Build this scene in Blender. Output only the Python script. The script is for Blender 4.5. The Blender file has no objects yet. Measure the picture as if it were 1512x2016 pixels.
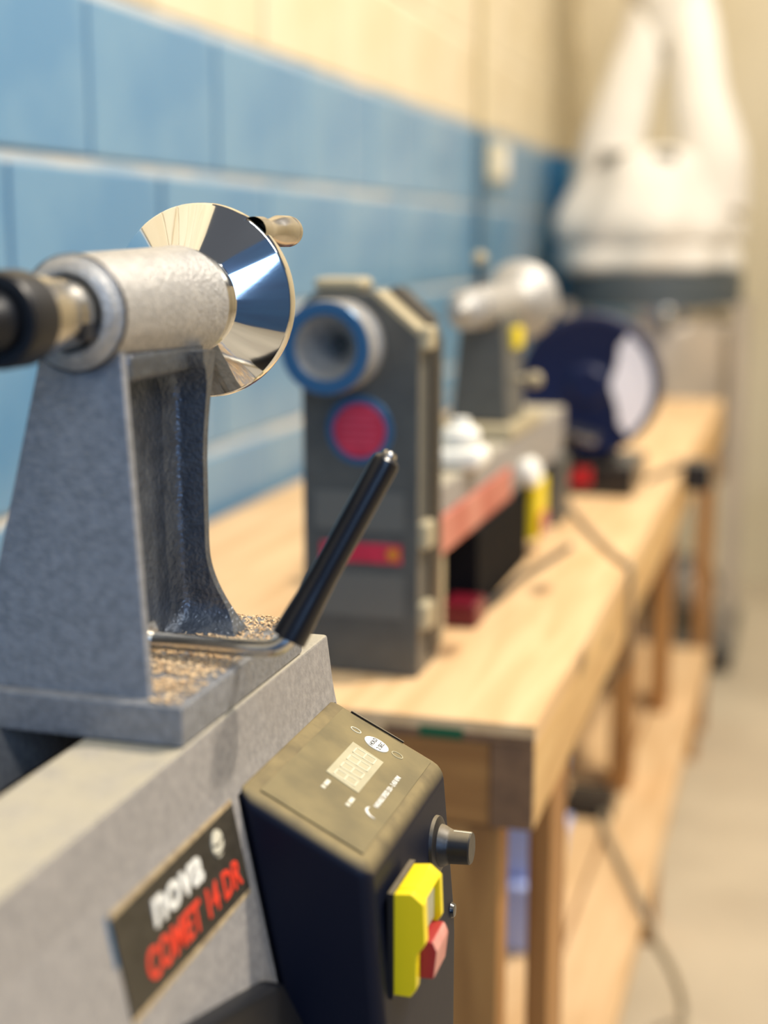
import bpy, bmesh, math, random
from mathutils import Vector, Matrix, noise
random.seed(7)
S = bpy.context.scene
COL = S.collection
H = 1.25                      # eye height above the floor; every z below is given relative to the eye
PI = math.pi

# ------------------------------------------------------------------ camera
YAW, PITCH = math.radians(16.5), math.radians(10.68)
fw = Vector((-math.sin(YAW)*math.cos(PITCH), math.cos(YAW)*math.cos(PITCH), -math.sin(PITCH)))
rt = Vector((math.cos(YAW), math.sin(YAW), 0))
up = rt.cross(fw)
cd = bpy.data.cameras.new('camera')
cam = bpy.data.objects.new('camera', cd); COL.objects.link(cam)
m = Matrix((rt, up, -fw)).transposed().to_4x4(); m.translation = Vector((0, 0, H))
cam.matrix_world = m
cd.sensor_fit = 'HORIZONTAL'; cd.sensor_width = 36; cd.lens = 2800/1512*36
cd.clip_start = .02
cd.dof.use_dof = True; cd.dof.focus_distance = .752; cd.dof.aperture_fstop = 4.2
S.camera = cam

# ------------------------------------------------------------------ world, lights, exposure
w = bpy.data.worlds.new('world'); S.world = w; w.use_nodes = True
bg = w.node_tree.nodes['Background']; bg.inputs[0].default_value = (.80, .86, 1, 1); bg.inputs[1].default_value = .13
def light(name, kind, loc, target, col, power, **k):
    d = bpy.data.lights.new(name, kind); d.color = col; d.energy = power
    for a, v in k.items(): setattr(d, a, v)
    o = bpy.data.objects.new(name, d); COL.objects.link(o)
    o.location = (loc[0], loc[1], loc[2]+H)
    o.rotation_euler = (Vector(target)-Vector(loc)).to_track_quat('-Z', 'Y').to_euler()
    return o
light('high_bay_lamp', 'POINT', (1.05, 2.05, 2.6), (0, 0, 0), (1, .89, .74), 560, shadow_soft_size=.09)
light('ceiling_light_far', 'AREA', (.9, 3.6, 2.2), (-.4, 3.4, -.4), (1, .93, .84), 14, shape='RECTANGLE', size=.5, size_y=2.4)
light('ceiling_light_near', 'AREA', (1.1, .9, 1.9), (-.5, 1.5, .1), (1, .94, .86), 26, shape='RECTANGLE', size=.3, size_y=1.6)
light('rear_wall_fill', 'AREA', (.9, -.7, 2.0), (-.8, -.6, 0), (.86, .93, 1), 30, shape='RECTANGLE', size=.3, size_y=1.4)  # added lamp: lights the rear walls so castings reflect blue
light('blue_rear_fill', 'AREA', (1.0, -1.35, .65), (-.4, .8, -.2), (.36, .59, 1), 18, shape='RECTANGLE', size=.6, size_y=1.3)  # blue fill light added for the wheel's highlight; no doorway is built
S.view_settings.view_transform = 'Standard'; S.view_settings.look = 'None'
S.view_settings.exposure = 0.05; S.view_settings.gamma = 1; S.view_settings.use_curve_mapping = False

# ------------------------------------------------------------------ materials
def srgb(r, g, b):
    f = lambda c: (c/255/12.92) if c/255 <= .04045 else ((c/255+.055)/1.055)**2.4
    return (f(r), f(g), f(b), 1)
def mat(name, c1, c2=None, scale=20, rough=.5, metal=0, bump=0, bscale=200, dust=0, stretch=None, coat=0, thresh=(.35, .65), dcol=None, bdetail=3, dlow=.35, spec=.5, trans=0, ddir=None):
    M = bpy.data.materials.new(name); M.use_nodes = True
    N, L = M.node_tree.nodes, M.node_tree.links
    b = N['Principled BSDF']
    b.inputs['Roughness'].default_value = rough; b.inputs['Metallic'].default_value = metal
    b.inputs['Specular IOR Level'].default_value = spec
    if coat: b.inputs['Coat Weight'].default_value = coat; b.inputs['Coat Roughness'].default_value = .08
    if trans: b.inputs['Transmission Weight'].default_value = trans
    tc = N.new('ShaderNodeTexCoord'); src = tc.outputs['Object']
    if stretch:
        mp = N.new('ShaderNodeMapping'); mp.inputs['Scale'].default_value = stretch; L.new(src, mp.inputs[0]); src = mp.outputs[0]
    col = None
    if c2:
        n = N.new('ShaderNodeTexNoise'); n.inputs['Scale'].default_value = scale; n.inputs['Detail'].default_value = 5; L.new(src, n.inputs[0])
        mr = N.new('ShaderNodeMapRange'); mr.inputs[1].default_value = thresh[0]; mr.inputs[2].default_value = thresh[1]; L.new(n.outputs[0], mr.inputs[0])
        mx = N.new('ShaderNodeMix'); mx.data_type = 'RGBA'; L.new(mr.outputs[0], mx.inputs[0])
        mx.inputs[6].default_value = c1; mx.inputs[7].default_value = c2; col = mx.outputs[2]
    if dust:      # sawdust that has settled on upward faces; for stopred also painted light
        g = N.new('ShaderNodeNewGeometry'); sp = N.new('ShaderNodeSeparateXYZ'); L.new(g.outputs['Normal'], sp.inputs[0])
        if ddir:
            dp = N.new('ShaderNodeVectorMath'); dp.operation = 'DOT_PRODUCT'; L.new(g.outputs['Normal'], dp.inputs[0]); dp.inputs[1].default_value = Vector(ddir).normalized()
        r1 = N.new('ShaderNodeMapRange'); r1.inputs[1].default_value = dlow; r1.inputs[2].default_value = dlow+.45; L.new(dp.outputs['Value'] if ddir else sp.outputs[2], r1.inputs[0])
        n2 = N.new('ShaderNodeTexNoise'); n2.inputs['Scale'].default_value = 70; n2.inputs['Detail'].default_value = 8; L.new(tc.outputs['Object'], n2.inputs[0])
        r2 = N.new('ShaderNodeMapRange'); r2.inputs[1].default_value = .25; r2.inputs[2].default_value = .62; r2.inputs[3].default_value = .55; L.new(n2.outputs[0], r2.inputs[0])
        mu = N.new('ShaderNodeMath'); mu.operation = 'MULTIPLY'; L.new(r1.outputs[0], mu.inputs[0]); L.new(r2.outputs[0], mu.inputs[1])
        mu2 = N.new('ShaderNodeMath'); mu2.operation = 'MULTIPLY'; L.new(mu.outputs[0], mu2.inputs[0]); mu2.inputs[1].default_value = dust
        m2 = N.new('ShaderNodeMix'); m2.data_type = 'RGBA'; L.new(mu2.outputs[0], m2.inputs[0])
        if col: L.new(col, m2.inputs[6])
        else: m2.inputs[6].default_value = c1
        m2.inputs[7].default_value = dcol or srgb(176, 158, 122); col = m2.outputs[2]
        rr = N.new('ShaderNodeMapRange'); rr.inputs[3].default_value = rough; rr.inputs[4].default_value = .75; L.new(mu2.outputs[0], rr.inputs[0]); L.new(rr.outputs[0], b.inputs['Roughness'])
        if metal:
            rm = N.new('ShaderNodeMapRange'); rm.inputs[3].default_value = metal; rm.inputs[4].default_value = 0; L.new(mu2.outputs[0], rm.inputs[0]); L.new(rm.outputs[0], b.inputs['Metallic'])
    if col: L.new(col, b.inputs['Base Color'])
    else: b.inputs['Base Color'].default_value = c1
    if bump:
        n3 = N.new('ShaderNodeTexNoise'); n3.inputs['Scale'].default_value = bscale; n3.inputs['Detail'].default_value = bdetail; L.new(src, n3.inputs[0])
        bp = N.new('ShaderNodeBump'); bp.inputs['Strength'].default_value = bump; bp.inputs['Distance'].default_value = .002; L.new(n3.outputs[0], bp.inputs['Height']); L.new(bp.outputs[0], b.inputs['Normal'])
    return M
def wood(name, light_, dark, axis, rough=.55):
    M = bpy.data.materials.new(name); M.use_nodes = True
    N, L = M.node_tree.nodes, M.node_tree.links; b = N['Principled BSDF']; b.inputs['Roughness'].default_value = rough
    tc = N.new('ShaderNodeTexCoord'); mp = N.new('ShaderNodeMapping'); L.new(tc.outputs['Object'], mp.inputs[0])
    s = [14, 14, 14]; s['xyz'.index(axis)] = 1.2; mp.inputs['Scale'].default_value = s
    n = N.new('ShaderNodeTexNoise'); n.inputs['Scale'].default_value = 3; n.inputs['Detail'].default_value = 6; n.inputs['Distortion'].default_value = .6; L.new(mp.outputs[0], n.inputs[0])
    cr = N.new('ShaderNodeValToRGB'); cr.color_ramp.elements[0].position = .33; cr.color_ramp.elements[0].color = dark; cr.color_ramp.elements[1].position = .6; cr.color_ramp.elements[1].color = light_
    L.new(n.outputs[0], cr.inputs[0])
    # knots
    mp2 = N.new('ShaderNodeMapping'); L.new(tc.outputs['Object'], mp2.inputs[0]); s2 = [6, 6, 6]; s2['xyz'.index(axis)] = 2.6; mp2.inputs['Scale'].default_value = s2
    v = N.new('ShaderNodeTexVoronoi'); v.inputs['Scale'].default_value = 1.3; L.new(mp2.outputs[0], v.inputs[0])
    k = N.new('ShaderNodeMapRange'); k.inputs[1].default_value = .05; k.inputs[2].default_value = .14; k.inputs[3].default_value = .75; k.inputs[4].default_value = 0; L.new(v.outputs['Distance'], k.inputs[0])
    mx = N.new('ShaderNodeMix'); mx.data_type = 'RGBA'; L.new(k.outputs[0], mx.inputs[0]); L.new(cr.outputs[0], mx.inputs[6]); mx.inputs[7].default_value = (.09, .04, .015, 1)
    L.new(mx.outputs[2], b.inputs['Base Color'])
    bp = N.new('ShaderNodeBump'); bp.inputs['Strength'].default_value = .15; L.new(n.outputs[0], bp.inputs['Height']); L.new(bp.outputs[0], b.inputs['Normal'])
    return M
M = {}
M['silver'] = mat('silver_hammered_paint', (.47, .455, .425, 1), (.36, .35, .335, 1), 200, .42, .4, .5, 520)
M['grey_cast'] = mat('grey_cast_paint', (.27, .28, .30, 1), (.20, .21, .225, 1), 210, .38, .25, .4, 420)
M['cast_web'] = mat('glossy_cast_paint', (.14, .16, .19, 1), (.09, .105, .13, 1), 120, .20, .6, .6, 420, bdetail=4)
M['bed'] = mat('bed_grey_paint', (.36, .335, .31, 1), (.27, .255, .24, 1), 260, .5, .1, .15, 600, dust=.75, dlow=.2, dcol=srgb(176, 166, 140))
M['chrome'] = mat('polished_chrome', (.86, .85, .82, 1), rough=.06, metal=1)
M['steel'] = mat('brushed_steel', (.62, .59, .54, 1), (.5, .48, .44, 1), 60, .24, 1)
M['darksteel'] = mat('blued_steel', (.05, .05, .055, 1), rough=.3, metal=.6)
M['black'] = mat('black_gloss_plastic', (.006, .007, .012, 1), rough=.2, dust=.10)
M['capblack'] = mat('black_oxide', (.008, .009, .012, 1), rough=.42, spec=.35)
M['matteblack'] = mat('matte_black', (.005, .005, .006, 1), rough=.8, spec=.1)
M['grip'] = mat('black_rubber_grip', (.008, .008, .011, 1), rough=.28, spec=.4)
M['knob'] = mat('dusty_knob_plastic', (.012, .012, .014, 1), rough=.38, dust=.75, dlow=.62, bump=.05, bscale=300)
M['box'] = mat('dusty_control_plastic', (.006, .008, .018, 1), rough=.48, spec=.16, dust=.86, dlow=.42, ddir=(.22, .12, .97), dcol=srgb(146, 130, 92), bump=.03, bscale=90)
M['panel'] = mat('dusty_overlay', srgb(130, 116, 78), srgb(108, 97, 66), 40, .36, 0, .03, 300)
M['gasket'] = mat('black_gasket', (.008, .008, .01, 1), rough=.5, dust=.35)
M['lcd'] = mat('display_window', srgb(182, 174, 142), srgb(170, 162, 132), 80, .35)
M['segment'] = mat('segment_outline', srgb(204, 198, 170), rough=.5)
M['white'] = mat('white_print', srgb(238, 236, 226), rough=.5)
M['offwhite'] = mat('worn_white_print', srgb(214, 208, 186), rough=.5)
M['blackprint'] = mat('black_print', (.01, .01, .012, 1), rough=.5)
M['red'] = mat('red_print', (.78, .055, .025, 1), rough=.45)
M['plate'] = mat('dark_name_plate', (.020, .018, .015, 1), (.036, .032, .026, 1), 180, .4, dust=.2, dlow=.1)
M['platerim'] = mat('dusty_plate_edge', srgb(190, 168, 128), srgb(150, 130, 100), 200, .6)
M['yellow'] = mat('yellow_switch_plastic', srgb(240, 214, 18), rough=.38)
M['startgrey'] = mat('grey_start_button', srgb(168, 166, 138), rough=.45)
M['stopred'] = mat('red_stop_button', srgb(160, 40, 40), rough=.45, dust=.8, dlow=.45, ddir=(1, .3, .3), dcol=srgb(222, 166, 146))  # salmon front tone: dust and strong light, both put into the colour
M['sawdust'] = mat('sawdust', srgb(236, 208, 164), srgb(186, 150, 108), 300, .9)
M['blue'] = mat('blue_wall_paint', srgb(112, 152, 180), srgb(86, 134, 172), 5, .30, 0, .15, 45, coat=.15)
M['frontblue'] = mat('added_deep_blue_wall', srgb(36, 78, 128), srgb(28, 64, 112), 2, .5)
M['blueback'] = mat('blue_mortar_paint', srgb(48, 100, 146), rough=.6)
M['cream'] = mat('cream_wall_paint', srgb(218, 207, 180), srgb(208, 194, 162), 4, .45, 0, .15, 45)
M['creamback'] = mat('cream_mortar_paint', srgb(216, 202, 170), rough=.6)
M['ledge'] = mat('lit_mortar', srgb(196, 196, 190), srgb(150, 172, 190), 6, .7)  # pale tone paints the light caught along the bed joints
M['ledgec'] = mat('lit_cream_mortar', srgb(230, 218, 190), rough=.7)  # cream joints, paler for the same painted light
M['concrete'] = mat('concrete_floor', srgb(200, 186, 160), srgb(182, 168, 144), 3, .55, 0, .05, 60)
M['beige'] = mat('beige_wall', srgb(206, 195, 168), srgb(196, 184, 154), 2, .6)
M['pilaster'] = mat('deep_blue_paint', srgb(34, 134, 192), rough=.45)
M['ply'] = wood('plywood_top', srgb(222, 188, 142), srgb(204, 166, 118), 'y')
M['pine_y'] = wood('pine_along', srgb(214, 176, 118), srgb(190, 148, 92), 'y')
M['pine_x'] = wood('shaded_pine_across', srgb(172, 122, 66), srgb(146, 98, 50), 'x')  # shade on the bench end put into a darker pine
M['pine_z'] = wood('pine_upright', srgb(174, 126, 70), srgb(142, 97, 50), 'z')
M['shelf'] = wood('pine_shelf', srgb(222, 188, 142), srgb(204, 166, 118), 'y')
M['endgrain'] = mat('end_grain', srgb(134, 100, 70), srgb(112, 82, 58), 40, .7)
M['greenpaint'] = mat('green_paint', srgb(20, 90, 56), rough=.5)
M['headstock'] = mat('charcoal_machine_paint', (.095, .095, .085, 1), (.08, .08, .072, 1), 60, .4, 0, .04, 200)
M['stripe'] = mat('black_panel', (.012, .012, .014, 1), rough=.4)
M['tan_edge'] = mat('tan_lit_edge', srgb(172, 160, 130), rough=.5)  # tan tone; on base, foot and hinges it paints their lit look
M['wheelblue'] = mat('blue_anodised', (.05, .15, .29, 1), rough=.35, metal=.4)
M['logo_red'] = mat('logo_red', (.62, .03, .07, 1), (.45, .02, .05, 1), 60, .45)
M['emprint'] = mat('emblem_print', (.66, .08, .13, 1), rough=.5)
M['label_grey'] = mat('label_grey', (.125, .125, .112, 1), rough=.5)
M['amber'] = mat('amber_print', (.6, .22, .02, 1), rough=.5)
M['redpaint'] = mat('faded_red_paint', srgb(168, 78, 62), srgb(196, 130, 112), 9, .5)
M['maroon'] = mat('maroon_plastic', (.12, .003, .012, 1), rough=.35)
M['navy'] = mat('navy_gloss_paint', (.004, .010, .050, 1), rough=.4, spec=.3)
M['pale'] = mat('pale_glare_tone', srgb(244, 240, 246), rough=.45)  # painted glare colour for the navy disc
M['redlabel'] = mat('red_label', (.60, .01, .02, 1), rough=.4)
M['cloth'] = mat('white_filter_cloth', srgb(222, 219, 210), srgb(206, 201, 192), 4, .9)
M['darkband'] = mat('dark_steel_drum', (.06, .075, .085, 1), rough=.5)
M['poly'] = mat('cloudy_plastic_bag', srgb(182, 168, 150), srgb(160, 150, 136), 5, .35)
M['motor'] = mat('grey_motor', srgb(112, 108, 98), srgb(80, 76, 70), 8, .5)
M['cord'] = mat('grey_cord', srgb(158, 144, 118), rough=.6)
M['cordb'] = mat('black_cord', (.02, .02, .022, 1), rough=.5)
M['paleblue'] = mat('pale_blue_plastic', srgb(186, 198, 238), srgb(160, 176, 226), 12, .5)
M['socket'] = mat('cream_socket', srgb(214, 204, 172), rough=.5)
M['conduit'] = mat('grey_conduit', srgb(76, 104, 122), rough=.5)
M['conduitc'] = mat('cream_conduit', srgb(196, 184, 150), rough=.5)

# ------------------------------------------------------------------ mesh helpers
ORG = {}
def thing(name, label, cat, loc, group=None):
    o = bpy.data.objects.new(name, None); COL.objects.link(o); o.empty_display_size = .05
    o.location = (loc[0], loc[1], loc[2]+H); ORG[o.name] = Vector(loc)
    o['label'] = label; o['category'] = cat
    if group: o['group'] = group
    return o
def obj(name, bm, mt, parent=None, sharp=35, smooth=True):
    """one mesh object; bm is in eye-relative coordinates"""
    org = ORG[parent.name] if parent else None
    if org is None:
        mn = Vector((1e9,)*3); mxv = -mn
        for v in bm.verts:
            for i in range(3): mn[i] = min(mn[i], v.co[i]); mxv[i] = max(mxv[i], v.co[i])
        org = Vector(((mn.x+mxv.x)/2, (mn.y+mxv.y)/2, mn.z))
    bmesh.ops.recalc_face_normals(bm, faces=bm.faces)
    for v in bm.verts: v.co -= org
    if smooth:
        for f in bm.faces: f.smooth = True
        for e in bm.edges:
            if len(e.link_faces) != 2 or e.calc_face_angle(0) > math.radians(sharp): e.smooth = False
    me = bpy.data.meshes.new(name); bm.to_mesh(me); bm.free()
    me.materials.append(M[mt] if isinstance(mt, str) else mt)
    o = bpy.data.objects.new(name, me); COL.objects.link(o)
    if smooth:
        wn = o.modifiers.new('weighted_normals', 'WEIGHTED_NORMAL'); wn.keep_sharp = True; wn.weight = 80
    if parent: o.parent = parent
    else: o.location = (org.x, org.y, org.z+H)
    ORG[o.name] = org
    return o
def tag(o, label, cat, group=None):
    o['label'] = label; o['category'] = cat
    if group: o['group'] = group
    return o
def struct(o, label=None, cat=None):
    o['kind'] = 'structure'
    if label: o['label'] = label
    if cat: o['category'] = cat
    return o
def B(): return bmesh.new()
def box(bm, lo, hi, bev=0, seg=2, rot=None, piv=None):
    c = [(lo[i]+hi[i])/2 for i in range(3)]; s = [hi[i]-lo[i] for i in range(3)]
    r = bmesh.ops.create_cube(bm, size=1, matrix=Matrix.Translation(c) @ Matrix.Diagonal((*s, 1)))
    vs = r['verts']
    if bev:
        es = list({e for v in vs for e in v.link_edges})
        rr = bmesh.ops.bevel(bm, geom=es, offset=bev, segments=seg, affect='EDGES', profile=.5)
        vs = list({v for f in rr['faces'] for v in f.verts} | {v for v in vs if v.is_valid})
    if rot is not None:
        piv = Vector(piv if piv is not None else c)
        bmesh.ops.rotate(bm, verts=vs, cent=piv, matrix=rot)
    return vs
def axes(d):
    d = Vector(d).normalized(); a = Vector((0, 0, 1)) if abs(d.z) < .9 else Vector((1, 0, 0))
    u = a.cross(d).normalized(); return u, d.cross(u)
def rev(bm, prof, org, d, seg=48, fn=None):
    """revolve (radius, distance) pairs about the axis d through org"""
    d = Vector(d).normalized(); u, v = axes(d); org = Vector(org); rings = []
    for r, t in prof:
        if r < 1e-6: rings.append([bm.verts.new(org+d*t)]); continue
        ring = []
        for i in range(seg):
            a = 2*PI*i/seg; k = fn(a, t) if fn else 1
            ring.append(bm.verts.new(org+d*t+(u*math.cos(a)+v*math.sin(a))*r*k))
        rings.append(ring)
    for a, b in zip(rings, rings[1:]):
        for i in range(seg):
            j = (i+1) % seg
            if len(a) == 1 and len(b) == 1: break
            if len(a) == 1: bm.faces.new((a[0], b[i], b[j]))
            elif len(b) == 1: bm.faces.new((a[i], a[j], b[0]))
            else: bm.faces.new((a[i], a[j], b[j], b[i]))
    return rings
def smooth_path(pts, n=8):
    P = [Vector(p) for p in pts]; P = [2*P[0]-P[1]]+P+[2*P[-1]-P[-2]]; out = []
    for i in range(1, len(P)-2):
        for k in range(n):
            t = k/n; a, b, c, e = P[i-1], P[i], P[i+1], P[i+2]
            out.append(.5*((2*b)+(c-a)*t+(2*a-5*b+4*c-e)*t*t+(3*b-a-3*c+e)*t**3))
    out.append(P[-2]); return out
def tube(bm, pts, r, seg=14, cap=True):
    pts = [Vector(p) for p in pts]; n = len(pts); rings = []; pu = None
    for i, p in enumerate(pts):
        d = (pts[min(i+1, n-1)]-pts[max(i-1, 0)]).normalized()
        if pu is None: u, v = axes(d)
        else: u = (pu-d*pu.dot(d)).normalized(); v = d.cross(u)
        pu = u; R = r[i] if isinstance(r, (list, tuple)) else r
        rings.append([bm.verts.new(p+(u*math.cos(2*PI*k/seg)+v*math.sin(2*PI*k/seg))*R) for k in range(seg)])
    for a, b in zip(rings, rings[1:]):
        for k in range(seg): bm.faces.new((a[k], a[(k+1) % seg], b[(k+1) % seg], b[k]))
    if cap: bm.faces.new(rings[0][::-1]); bm.faces.new(rings[-1])
    return rings
def prism(bm, poly, ext, bev=0, seg=2):
    ext = Vector(ext); a = [bm.verts.new(p) for p in poly]; b = [bm.verts.new(Vector(p)+ext) for p in poly]; n = len(a)
    fs = [bm.faces.new(a[::-1]), bm.faces.new(b)]
    for i in range(n): fs.append(bm.faces.new((a[i], a[(i+1) % n], b[(i+1) % n], b[i])))
    if bev:
        bmesh.ops.recalc_face_normals(bm, faces=fs)
        es = list({e for f in fs for e in f.edges}); bmesh.ops.bevel(bm, geom=es, offset=bev, segments=seg, affect='EDGES', profile=.5)
def hexa(bm, bot, top, bev=0, seg=2):
    """eight corners: four below, four above, same order"""
    a = [bm.verts.new(p) for p in bot]; b = [bm.verts.new(p) for p in top]
    fs = [bm.faces.new(a[::-1]), bm.faces.new(b)]+[bm.faces.new((a[i], a[(i+1) % 4], b[(i+1) % 4], b[i])) for i in range(4)]
    if bev:
        bmesh.ops.recalc_face_normals(bm, faces=fs)
        bmesh.ops.bevel(bm, geom=list({e for f in fs for e in f.edges}), offset=bev, segments=seg, affect='EDGES', profile=.5)
def text_bm(s, size, org, right, upv, weight=0, depth=.0003, shear=0, align='LEFT', sx=1):
    c = bpy.data.curves.new('t', 'FONT'); c.body = s; c.size = size; c.offset = weight; c.extrude = depth; c.shear = shear; c.align_x = align; c.resolution_u = 3
    o = bpy.data.objects.new('t', c); COL.objects.link(o)
    dg = bpy.context.evaluated_depsgraph_get(); me = bpy.data.meshes.new_from_object(o.evaluated_get(dg))
    bm = bmesh.new(); bm.from_mesh(me)
    R = Vector(right).normalized(); U = Vector(upv).normalized(); Nn = R.cross(U)
    mt = Matrix((R*sx, U, Nn)).transposed().to_4x4(); mt.translation = Vector(org)
    bmesh.ops.transform(bm, matrix=mt, verts=bm.verts)
    bpy.data.objects.remove(o); bpy.data.curves.remove(c); bpy.data.meshes.remove(me)
    return bm
def plane_fn(org, right, upv):
    o, R, U = Vector(org), Vector(right).normalized(), Vector(upv).normalized(); Nn = R.cross(U)
    return lambda a, b, h=0: o+R*a+U*b+Nn*h
def slab(bm, pf, pts, h0, h1):
    prism(bm, [pf(a, b, h0) for a, b in pts], pf(0, 0, h1)-pf(0, 0, h0))
def ell(cx, cy, rx, ry, n=28, a0=0, a1=2*PI): return [(cx+rx*math.cos(a0+(a1-a0)*i/n), cy+ry*math.sin(a0+(a1-a0)*i/n)) for i in range(n)]
def ringstrip(bm, pf, cx, cy, rx, ry, wd, a0, a1, h0, h1, n=24, taper=False):
    o, i_ = [], []
    for k in range(n+1):
        a = a0+(a1-a0)*k/n; q = wd*(math.sin(PI*k/n) if taper else 1)+(.00008 if taper else 0)
        o.append((cx+rx*math.cos(a), cy+ry*math.sin(a))); i_.append((cx+(rx-q)*math.cos(a), cy+(ry-q)*math.sin(a)))
    for k in range(n):
        slab(bm, pf, [o[k], o[k+1], i_[k+1], i_[k]], h0, h1)

# ================================================================== the setting
FZ = -1.25
b = B(); box(b, (-.95, -1.5, FZ-.05), (4.5, 5.6, FZ)); struct(obj('floor', b, 'concrete', smooth=False), 'bare concrete workshop floor', 'floor')
XW = -.836
b = B(); box(b, (-1.05, -1.5, FZ), (XW-.016, 5.4, .288)); box(b, (-1.05, -1.5, .2885), (XW-.016, 5.4, 2.2))
wl = struct(obj('wall_left', b, 'blueback', smooth=False), 'concrete block wall painted blue below and cream above', 'wall')
wl.data.materials.append(M['creamback'])
for p in wl.data.polygons:
    if p.center.z+ORG[wl.name].z > .3: p.material_index = 1
wl.data.update()
CH, CL = .1985, .385
bmes = {}
def block_mesh(mt):
    b = B(); box(b, (-.012, 0, 0), (.016, CL-.008, CH-.014), .0035, 2)
    me = bpy.data.meshes.new('block'); b.to_mesh(me); b.free(); me.materials.append(M[mt]); return me
bmes = {'blue': block_mesh('blue'), 'cream': block_mesh('cream')}
wo = ORG[wl.name]
for k in range(-5, 6):
    z0 = .288+(k)*CH                       # lower edge of course k; k<0 is blue
    kind = 'blue' if k < 0 else 'cream'
    y0 = 1.586 if k % 2 else 1.396
    n0 = -8 if k > -3 else -1
    for i in range(n0, 10):
        o = bpy.data.objects.new('block', bmes[kind]); COL.objects.link(o); o.parent = wl
        o.location = Vector((XW-.016+random.uniform(-.0025, .0015), y0+i*CL+.005, z0+.013))-wo
    bb = B(); box(bb, (XW-.03, y0+n0*CL, z0-.004), (XW-.0035, y0+10*CL, z0+.012), .003, 2)
    obj('mortar_joint', bb, 'ledge' if k <= 0 else 'ledgec', wl)
b = B(); box(b, (-1.05, 5.4, FZ), (4.5, 5.55, 2.2)); struct(obj('wall_back', b, 'beige', smooth=False), 'far end wall painted beige', 'wall')
b = B(); box(b, (4.5, -1.5, FZ), (4.6, 5.4, 2.2)); struct(obj('wall_right_added', b, 'beige', smooth=False), 'plain beige right-hand wall, added out of view for reflections', 'wall')  # unseen wall, added to give the chrome something to reflect
b = B(); box(b, (-.95, -1.6, FZ), (4.5, -1.5, 2.2)); struct(obj('wall_front_added', b, 'frontblue', smooth=False), 'deep blue wall, added out of view for reflections', 'wall')  # unseen wall, added and coloured for blue reflections in chrome and castings
b = B(); box(b, (XW, 4.75, FZ), (-.778, 4.95, .285)); struct(obj('trim_1', b, 'pilaster', smooth=False), 'deep blue painted pilaster at the end of the block wall', 'trim')
b = B(); box(b, (-.02, 5.36, FZ), (.03, 5.4, 2.2)); struct(obj('trim_2', b, 'conduitc', smooth=False), 'pale upright trim on the far end wall', 'trim')

# conduit and socket on the block wall
t = thing('wall_conduit', 'thin upright conduit running down the painted block wall', 'conduit', (XW+.012, 3.66, -.39))
b = B(); tube(b, [(XW+.014, 3.66, -.38), (XW+.014, 3.66, .288)], .011); obj('lower_pipe', b, 'conduit', t)
b = B(); tube(b, [(XW+.014, 3.66, .288), (XW+.014, 3.66, 1.4)], .011); obj('upper_pipe', b, 'conduitc', t)
t = thing('wall_socket', 'cream socket box on the blue block wall beside the conduit', 'socket', (XW+.01, 3.84, .155))
b = B(); box(b, (XW, 3.78, .165), (XW+.035, 3.90, .265), .006); obj('housing', b, 'socket', t)
b = B(); box(b, (XW+.035, 3.80, .18), (XW+.038, 3.88, .25), .001); obj('cover_plate', b, 'white', t)

# ================================================================== lathe near the camera
AX, AZ = -.30, -.029
t = thing('wood_lathe', 'grey wood lathe bed with black control box and name plate', 'lathe', (AX, .42, -.47))
LATHE = t
rail = [(-.2885, -.208), (-.241, -.208), (-.2375, -.236), (-.210, -.372), (-.236, -.375), (-.264, -.25), (-.2885, -.236)]
b = B(); prism(b, [(x, .10, z) for x, z in rail], (0, .606, 0), .0016); obj('bed_rail', b, 'bed', t)
b = B(); prism(b, [(-.617-x, .10, z) for x, z in rail], (0, .606, 0), .0016); obj('bed_rail', b, 'bed', t)
b = B(); box(b, (-.372, .680, -.37), (-.241, .7035, -.216), .004); obj('bed_web', b, 'bed', t)
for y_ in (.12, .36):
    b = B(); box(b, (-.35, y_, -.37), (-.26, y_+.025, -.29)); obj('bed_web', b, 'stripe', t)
b = B(); box(b, (-.400, .60, -.47), (-.215, .70, -.372), .004); obj('foot', b, 'grey_cast', t)
b = B(); box(b, (-.400, .12, -.47), (-.215, .22, -.372), .004); obj('foot', b, 'grey_cast', t)
# black bracket low on the bed side with its bolt
b = B(); prism(b, [(-.2265, .470, -.304), (-.2195, .545, -.322), (-.2135, .560, -.352), (-.212, .560, -.374), (-.2150, .470, -.374)], (.012, 0, 0), .003)
br = obj('bracket', b, 'capblack', t)
b = B(); rev(b, [(0, .004), (.003, .0038), (.0042, .002), (.0042, 0)], (-.2045, .517, -.338), (1, 0, .1), 20); obj('bolt', b, 'steel', br)
# name plate
nrm_k = .2
pf = plane_fn((-.2385, .4385, -.246), (0, 1, 0), (-.2, 0, 1))
b = B(); slab(b, pf, [(0, -.0395), (.1165, -.0395), (.1165, 0), (0, 0)], -.0005, .0036); pl = obj('name_plate', b, 'plate', t)
pl['label'] = 'dark name plate reading nova COMET 14 DR'
b = B()
for s_ in ([(0, 0), (.1165, 0), (.1165, .0022), (0, .0022)], [(0, -.042), (.1165, -.042), (.1165, -.0395), (0, -.0395)]): slab(b, pf, s_, -.0005, .0034)
obj('plate_edge', b, 'platerim', pl)
b = B(); slab(b, pf, [(-.003, -.042), (0, -.042), (0, .0022), (-.003, .0022)], -.0005, .0030); obj('plate_edge', b, 'wheelblue', pl)
b = text_bm('nova', .0220, pf(.029, -.0170, .0037), (0, 1, 0), (-.2, 0, 1), .0005, shear=.12, sx=1.12); obj('lettering', b, 'white', pl, smooth=False)
b = B(); slab(b, pf, ell(.0945, -.0095, .0055, .0060), .0036, .0041); gl = obj('emblem', b, 'offwhite', pl, smooth=False)
b = B()
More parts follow.
